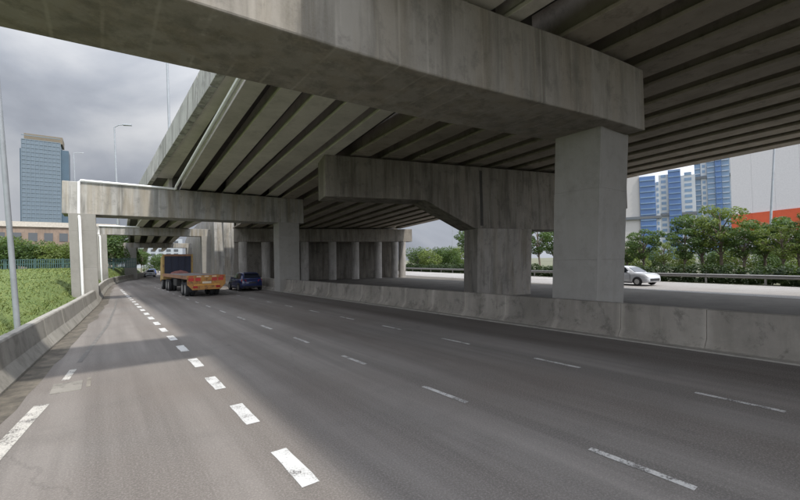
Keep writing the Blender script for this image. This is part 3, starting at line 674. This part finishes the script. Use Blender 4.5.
    MB().hexa([(-.55,-1.66,1.37),(.55,-1.66,1.37),(.55,-1.45,1.42),(-.55,-1.45,1.42)],[(-.53,-1.78,1.40),(.53,-1.78,1.40),(.53,-1.45,1.455),(-.53,-1.45,1.455)]).build('roof_spoiler', body_mat, r)
    return r
hatchback((10.25,37.6,0), R(1), carpaint('dark_blue_paint', (.008,.018,.085)), 'dark blue hatchback driving away beside the flatbed truck', sc=1.08)
hatchback((35.6,15.7,0), R(180-12.4), carpaint('white_paint', (.50,.51,.53)), 'white car on the service road half hidden by the near pillar', sc=1.06)
x, y = ray_xy(151.5, 118); hatchback((x,y,0), 0, carpaint('far_blue_paint', (.05,.12,.32)), 'tiny distant blue car where the road leaves the low beams', sc=1.0)
x, y = ray_xy(149.5, 96); hatchback((x,y,0), 0, carpaint('silver_paint', (.45,.47,.5)), 'tiny distant silver car ahead of the truck on its left', sc=1.0)
# flatbed truck
tk = tag(empty('flatbed_truck', (6.08,32.2,0), R(1.2)), 'empty flatbed truck with orange tail panel and dark headboard', 'truck')
tk.scale = (1,1,1.07)
def rusty(name, c, c2, sc=3.0, th=.5):
    t = NT(name); f = t.noise(sc, 6, .7); return t.color(t.mix(t.ramp(f,(th,0),(th+.15,1)), c, c2)).set(.7).mat
m_orange = rusty('orange_paint', (.40,.195,.05), (.17,.08,.035), 3.2, .47); m_bed = rusty('worn_steel_bed', (.26,.27,.28), (.20,.15,.12), 1.6, .5); m_rail = rusty('rusty_brown_rail', (.26,.13,.07), (.13,.07,.045), 3)
m_navy = plain('navy_headboard', (.012,.016,.035), .5); m_yel = rusty('yellow_brown_frame', (.33,.22,.07), (.2,.11,.05), 3); m_ch = plain('black_chassis', (.025,.023,.022), .7)
for i in range(10): MB().box(-1.2,1.2,.12+i*1.24,.12+i*1.24+1.22,1.36,1.44+.004*(i%2)).build('bed_plate', m_bed, tk)
for s in (-1,1): MB().box(s*1.25-.05,s*1.25+.05,.1,12.5,1.22,1.47).build('side_rail', m_rail, tk, bevel=.01)
MB().box(-.5,-.36,.3,15.5,.75,1.34).build('chassis_rail', m_ch, tk); MB().box(.36,.5,.3,15.5,.75,1.34).build('chassis_rail', m_ch, tk)
for i in range(9): MB().box(-1.18,1.18,.7+i*1.35,.8+i*1.35,1.22,1.355).build('cross_member', m_ch, tk)
tail = MB().loft([[(-1.3,0,.86),(-.95,0,.50),(.95,0,.50),(1.3,0,.86),(1.3,0,1.49),(-1.3,0,1.49)],[(-1.3,.09,.86),(-.95,.09,.50),(.95,.09,.50),(1.3,.09,.86),(1.3,.09,1.49),(-1.3,.09,1.49)]]).build('tail_panel', m_orange, tk, bevel=.01)
m_amber = plain('amber_strip', (.62,.30,.05), .4); m_rs = plain('red_reflector', (.42,.03,.02), .35); m_cream = plain('cream_strip', (.6,.5,.36), .5)
for x0 in (-1.22,-.78,.34,.78): MB().box(x0,x0+.36,-.015,.02,1.10,1.32).build('reflector', m_rs, tail)
for x0 in (-1.2,-.68,-.16,.36,.88): MB().box(x0,x0+.3,-.012,.02,1.37,1.44).build('reflective_strip', m_rs if x0 in (-1.2,.88) else m_cream, tail)
MB().box(-.3,.3,-.02,.02,.92,1.06).build('number_plate', m_cream, tail)
for x0 in (-.92,.62): MB().box(x0,x0+.3,-.025,.02,.62,.76).build('tail_light', m_red, tail)
MB().box(-.88,.88,-.014,.02,.80,.86).build('reflective_strip', m_amber, tail)
for s in (-1,1):
    for y in (1.7,2.95,9.9,11.15):
        wheel(tk, s*1.02, y, .5, .3, s); wheel(tk, s*.68, y, .5, .3, s, 'inner_wheel')
    MB().box(s*.72-.3,s*.72+.45*0+.3,.95,1.0,.35,.95).build('mud_flap', m_rubber, tk)
    MB().box(s*1.05-.18,s*1.05+.18,5.0,6.6,.6,1.15).build('fuel_tank', m_ch, tk, bevel=.05)
hb = MB().box(-1.16,1.16,12.35,12.44,1.47,3.02).build('headboard', m_navy, tk)
for s in (-1,1): MB().box(s*1.24-.08,s*1.24+.08,12.3,12.5,1.44,3.2).build('frame_post', m_yel, hb)
MB().box(-1.16,1.16,12.3,12.5,3.02,3.2).build('frame_top', m_rail, hb)
for xx in (-.6,0,.6): MB().box(xx-.03,xx+.03,12.31,12.36,1.47,3.02).build('stiffener', m_navy, hb)
MB().loft([[(-1.2,12.9,.9),(1.2,12.9,.9),(1.2,12.9,3.0),(-1.2,12.9,3.0)],[(-1.22,13.6,.9),(1.22,13.6,.9),(1.22,13.6,3.05),(-1.22,13.6,3.05)],[(-1.22,14.8,.7),(1.22,14.8,.7),(1.2,14.7,2.9),(-1.2,14.7,2.9)]]).build('cab', m_yel, tk, bevel=.05)
for s in (-1,1): wheel(tk, s*1.02, 14.0, .5, .3, s)
tp = MB(); rg = random.Random(5); rows = []
for i in range(15):
    x = -.75+i*.115; row_ = []
    for j in range(9):
        y = 11.45+j*.1; e_ = math.sin(math.pi*i/14)*math.sin(math.pi*j/8); row_.append((5.85+x, 32.2+y, 1.545+.30*e_**.6+.07*e_*mnoise.noise((x*4,y*4,0))))
    rows.append(row_)
tp.loft(rows, closed=False, caps=False); tag(tp.build('tarpaulin', rusty('faded_red_tarp', (.24,.10,.085), (.14,.07,.06), 5), None, True), 'crumpled faded red tarpaulin lying on the truck bed against the headboard', 'tarpaulin')

# ------------------------------------------------------------------ distant buildings
def pt_on(px, y): b = TH+math.atan((px-400)/400); return math.tan(b)*y
# left glass tower
lt = tag(empty('office_tower'), 'tall blue glass tower with a tan crown at the left', 'tower')
m_lg = glass('blue_grey_glass', (.10,.135,.165), .45); m_ld = glass('deep_blue_glass', (.035,.07,.10), .4); m_tan = plain('tan_cladding', (.15,.125,.09), .8); m_mul = plain('hazed_mullion', (.118,.152,.178), .6)  # distance haze is put into the mullion colour, kept close to the glass
X0, X1, Y0, Y1, HT = -60, -32.5, 500, 530, 121
def ln(x, y, z): return (x-.012*z, y+LEAN[1]*0*z, z)
def lbox(x0,x1,y0,y1,z0,z1): return MB().hexa([ln(*p,z0) for p in ((x0,y0),(x1,y0),(x1,y1),(x0,y1))],[ln(*p,z1) for p in ((x0,y0),(x1,y0),(x1,y1),(x0,y1))])
lbox(X0,X1,Y0,Y1,0,HT).build('glass_block', m_lg, lt); lbox(X1,X1+6,Y0+2,Y1-6,0,HT-6).build('side_block', m_ld, lt)
lbox(X0-1.5,X0,Y0+3,Y1,0,HT-8).build('side_block', m_ld, lt)
lbox(X0+1.5,X1+1.5,Y0+3,Y1-4,HT,HT+6.5).build('crown', m_tan, lt)
for i in range(33): lbox(X0-.1,X1+.1,Y0-.35,Y0+.2,3+i*3.8,3.7+i*3.8).build('floor_band', m_mul, lt)
for i in range(10): x0 = X0+i*(X1-X0)/9; lbox(x0-.25,x0+.25,Y0-.6,Y0+.2,0,HT).build('mullion', m_mul, lt)
# low brown buildings at the left
bb = tag(empty('low_building'), 'low brown building with a pale roof edge behind the left bushes', 'building')
m_brown = concrete('brown_wall', (.22,.165,.13), .4); m_pale = plain('pale_parapet', (.42,.38,.33), .8); m_win = glass('dark_window', (.05,.055,.06), .2)
MB().box(-24,3,128,150,-.1,12.0).build('wall', m_brown, bb); MB().box(-24.3,3.3,127.6,150.3,12.0,13.2).build('roof_edge', m_pale, bb)
for k in range(9): MB().box(-22.8+k*2.8,-21.2+k*2.8,127.9,128.2,8.6,10.6).build('window', m_win, bb)
b2 = tag(empty('low_building'), 'grey roofed shed at the left frame edge behind the bushes', 'building')
MB().box(-60,-26,150,175,-.1,13).build('wall', m_pale, b2); MB().loft([[(-61,149,13),(-43,149,17.2),(-25,149,13)],[(-61,176,13),(-43,176,17.2),(-25,176,13)]]).build('roof', plain('dark_roof',(.09,.09,.1),.7), b2)
# pale blocks at the end of the road
fb = tag(empty('apartment_building'), 'pale hazy block far off at the end of the road', 'building')
x, y = ray_xy(152, 420); MB().box(x-22,x+24,y,y+30,-.1,26).build('wall', plain('pale_far_wall',(.28,.30,.32),.8), fb)
for k in range(7):
    for j in range(6): MB().box(x-19+k*6,x-15.5+k*6,y-.3,y+.1,3+j*3.8,5.2+j*3.8).build('window', m_win, fb)
# blue and white residential towers at the right
m_tw = plain('white_tower_wall', (.38,.40,.41), .8, 0, .06, .2); m_tg = glass('blue_curtain_glass', (.06,.125,.27), .4); m_tg2 = glass('pale_blue_glass', (.13,.20,.29), .4); m_slabw = plain('white_slab_edge', (.32,.36,.41), .8, 0, .05); m_dk = plain('dark_bridge_band', (.10,.11,.12), .7); m_ppl = plain('pale_panel', (.38,.365,.35), .8, 0, .05)
def tower(label, pxs, X, H, bays, dark_z=None):
    r = tag(empty('residential_tower'), label, 'tower')
    yy = [X/math.tan(TH+math.atan((p-400)/400)) for p in pxs]
    for k in range(len(pxs)-1):
        ya, yb = yy[k+1], yy[k]; kind, off, h = bays[k]
        m = {'w': m_tw, 'g': m_tg, 'p': m_tg2, 'c': m_ppl}[kind]
        MB().box(X+off, X+24, ya+.02, yb-.02, -.1, H*h).build('glass_bay' if kind in 'gp' else 'wall', m, r)
        n = int(H*h/3.4)
        if kind in 'gp':
            for f in range(n): MB().box(X+off-.5, X+off+.3, ya+.25, yb-.25, 3+f*3.4, 3.6+f*3.4).build('floor_slab', m_slabw if kind == 'p' else m_tg2, r)
        elif kind == 'w':
            for f in range(n):
                MB().box(X+off-.12, X+off+.3, ya+(yb-ya)*.25, ya+(yb-ya)*.75, 3.6+f*3.4, 5.4+f*3.4).build('window', m_tg2, r)
    if dark_z:
        for z in dark_z: MB().box(X-1.4, X+5, yy[-1]-.4, yy[0]+.4, z, z+1.6).build('sky_terrace', m_dk, r)
    yc = (yy[0]+yy[-1])/2; a = math.atan2(yc, X); r.location = (X-(X*math.cos(a)-yc*math.sin(a)), yc-(X*math.sin(a)+yc*math.cos(a)), 0); r.rotation_euler = (0,0,a)
    return r
tower('low blue and pale tower nearest the right side of the near pillar', [612,641,656,660], 260, 50, [('c',0,1.14),('g',-1,1.0),('w',0,.92)], [24.5])
tower('white tower with a narrow blue bay, middle of the three right towers', [662,671,683,697], 285, 57, [('w',0,.93),('g',-1.5,.97),('w',0,.9)], [27])
tower('tallest pale tower striped with blue balconies, rightmost of the three', [698,704,710,718,724,732,737], 310, 92, [('p',0,.96),('w',-.5,.97),('p',-1.5,1.0),('g',-2.5,1.0),('p',-1.5,1.0),('w',0,.97)], [51])
wh = tag(empty('warehouse'), 'large pale building with an orange red band behind the trees at the right', 'warehouse')
m_redw = plain('orange_red_cladding', (.60,.10,.04), .7, 0, .1, .5); m_wall = plain('pale_cladding', (.64,.62,.625), .8, 0, .05)
Wa, Wb = Vector((129,31.4,0)), Vector((108,-14,0)); wd = (Wb-Wa).normalized(); wnv = Vector((-wd.y, wd.x, 0))     # wall line and its back direction
def wq(d, b, z): p = Wa+wd*d+wnv*b; return (p.x, p.y, z)
def wbox(d0, d1, b0, b1, z0, z1): return MB().hexa([wq(d0,b0,z0),wq(d1,b0,z0),wq(d1,b1,z0),wq(d0,b1,z0)],[wq(d0,b0,z1),wq(d1,b0,z1),wq(d1,b1,z1),wq(d0,b1,z1)])
wbox(0,50,.3,40,-.1,44).build('wall', m_wall, wh)
for k in range(10):
    wbox(k*5+.02,k*5+4.98,-.02,.29,12.3,43.8).build('wall_panel', m_wall, wh); wbox(k*5+.02,k*5+4.98,-.35,.28,7.6,12.25).build('fascia_panel', m_redw, wh)
for k in range(12): wbox(1+k*4,3.6+k*4,-.05,.28,3.2,5.4).build('window', m_win, wh)
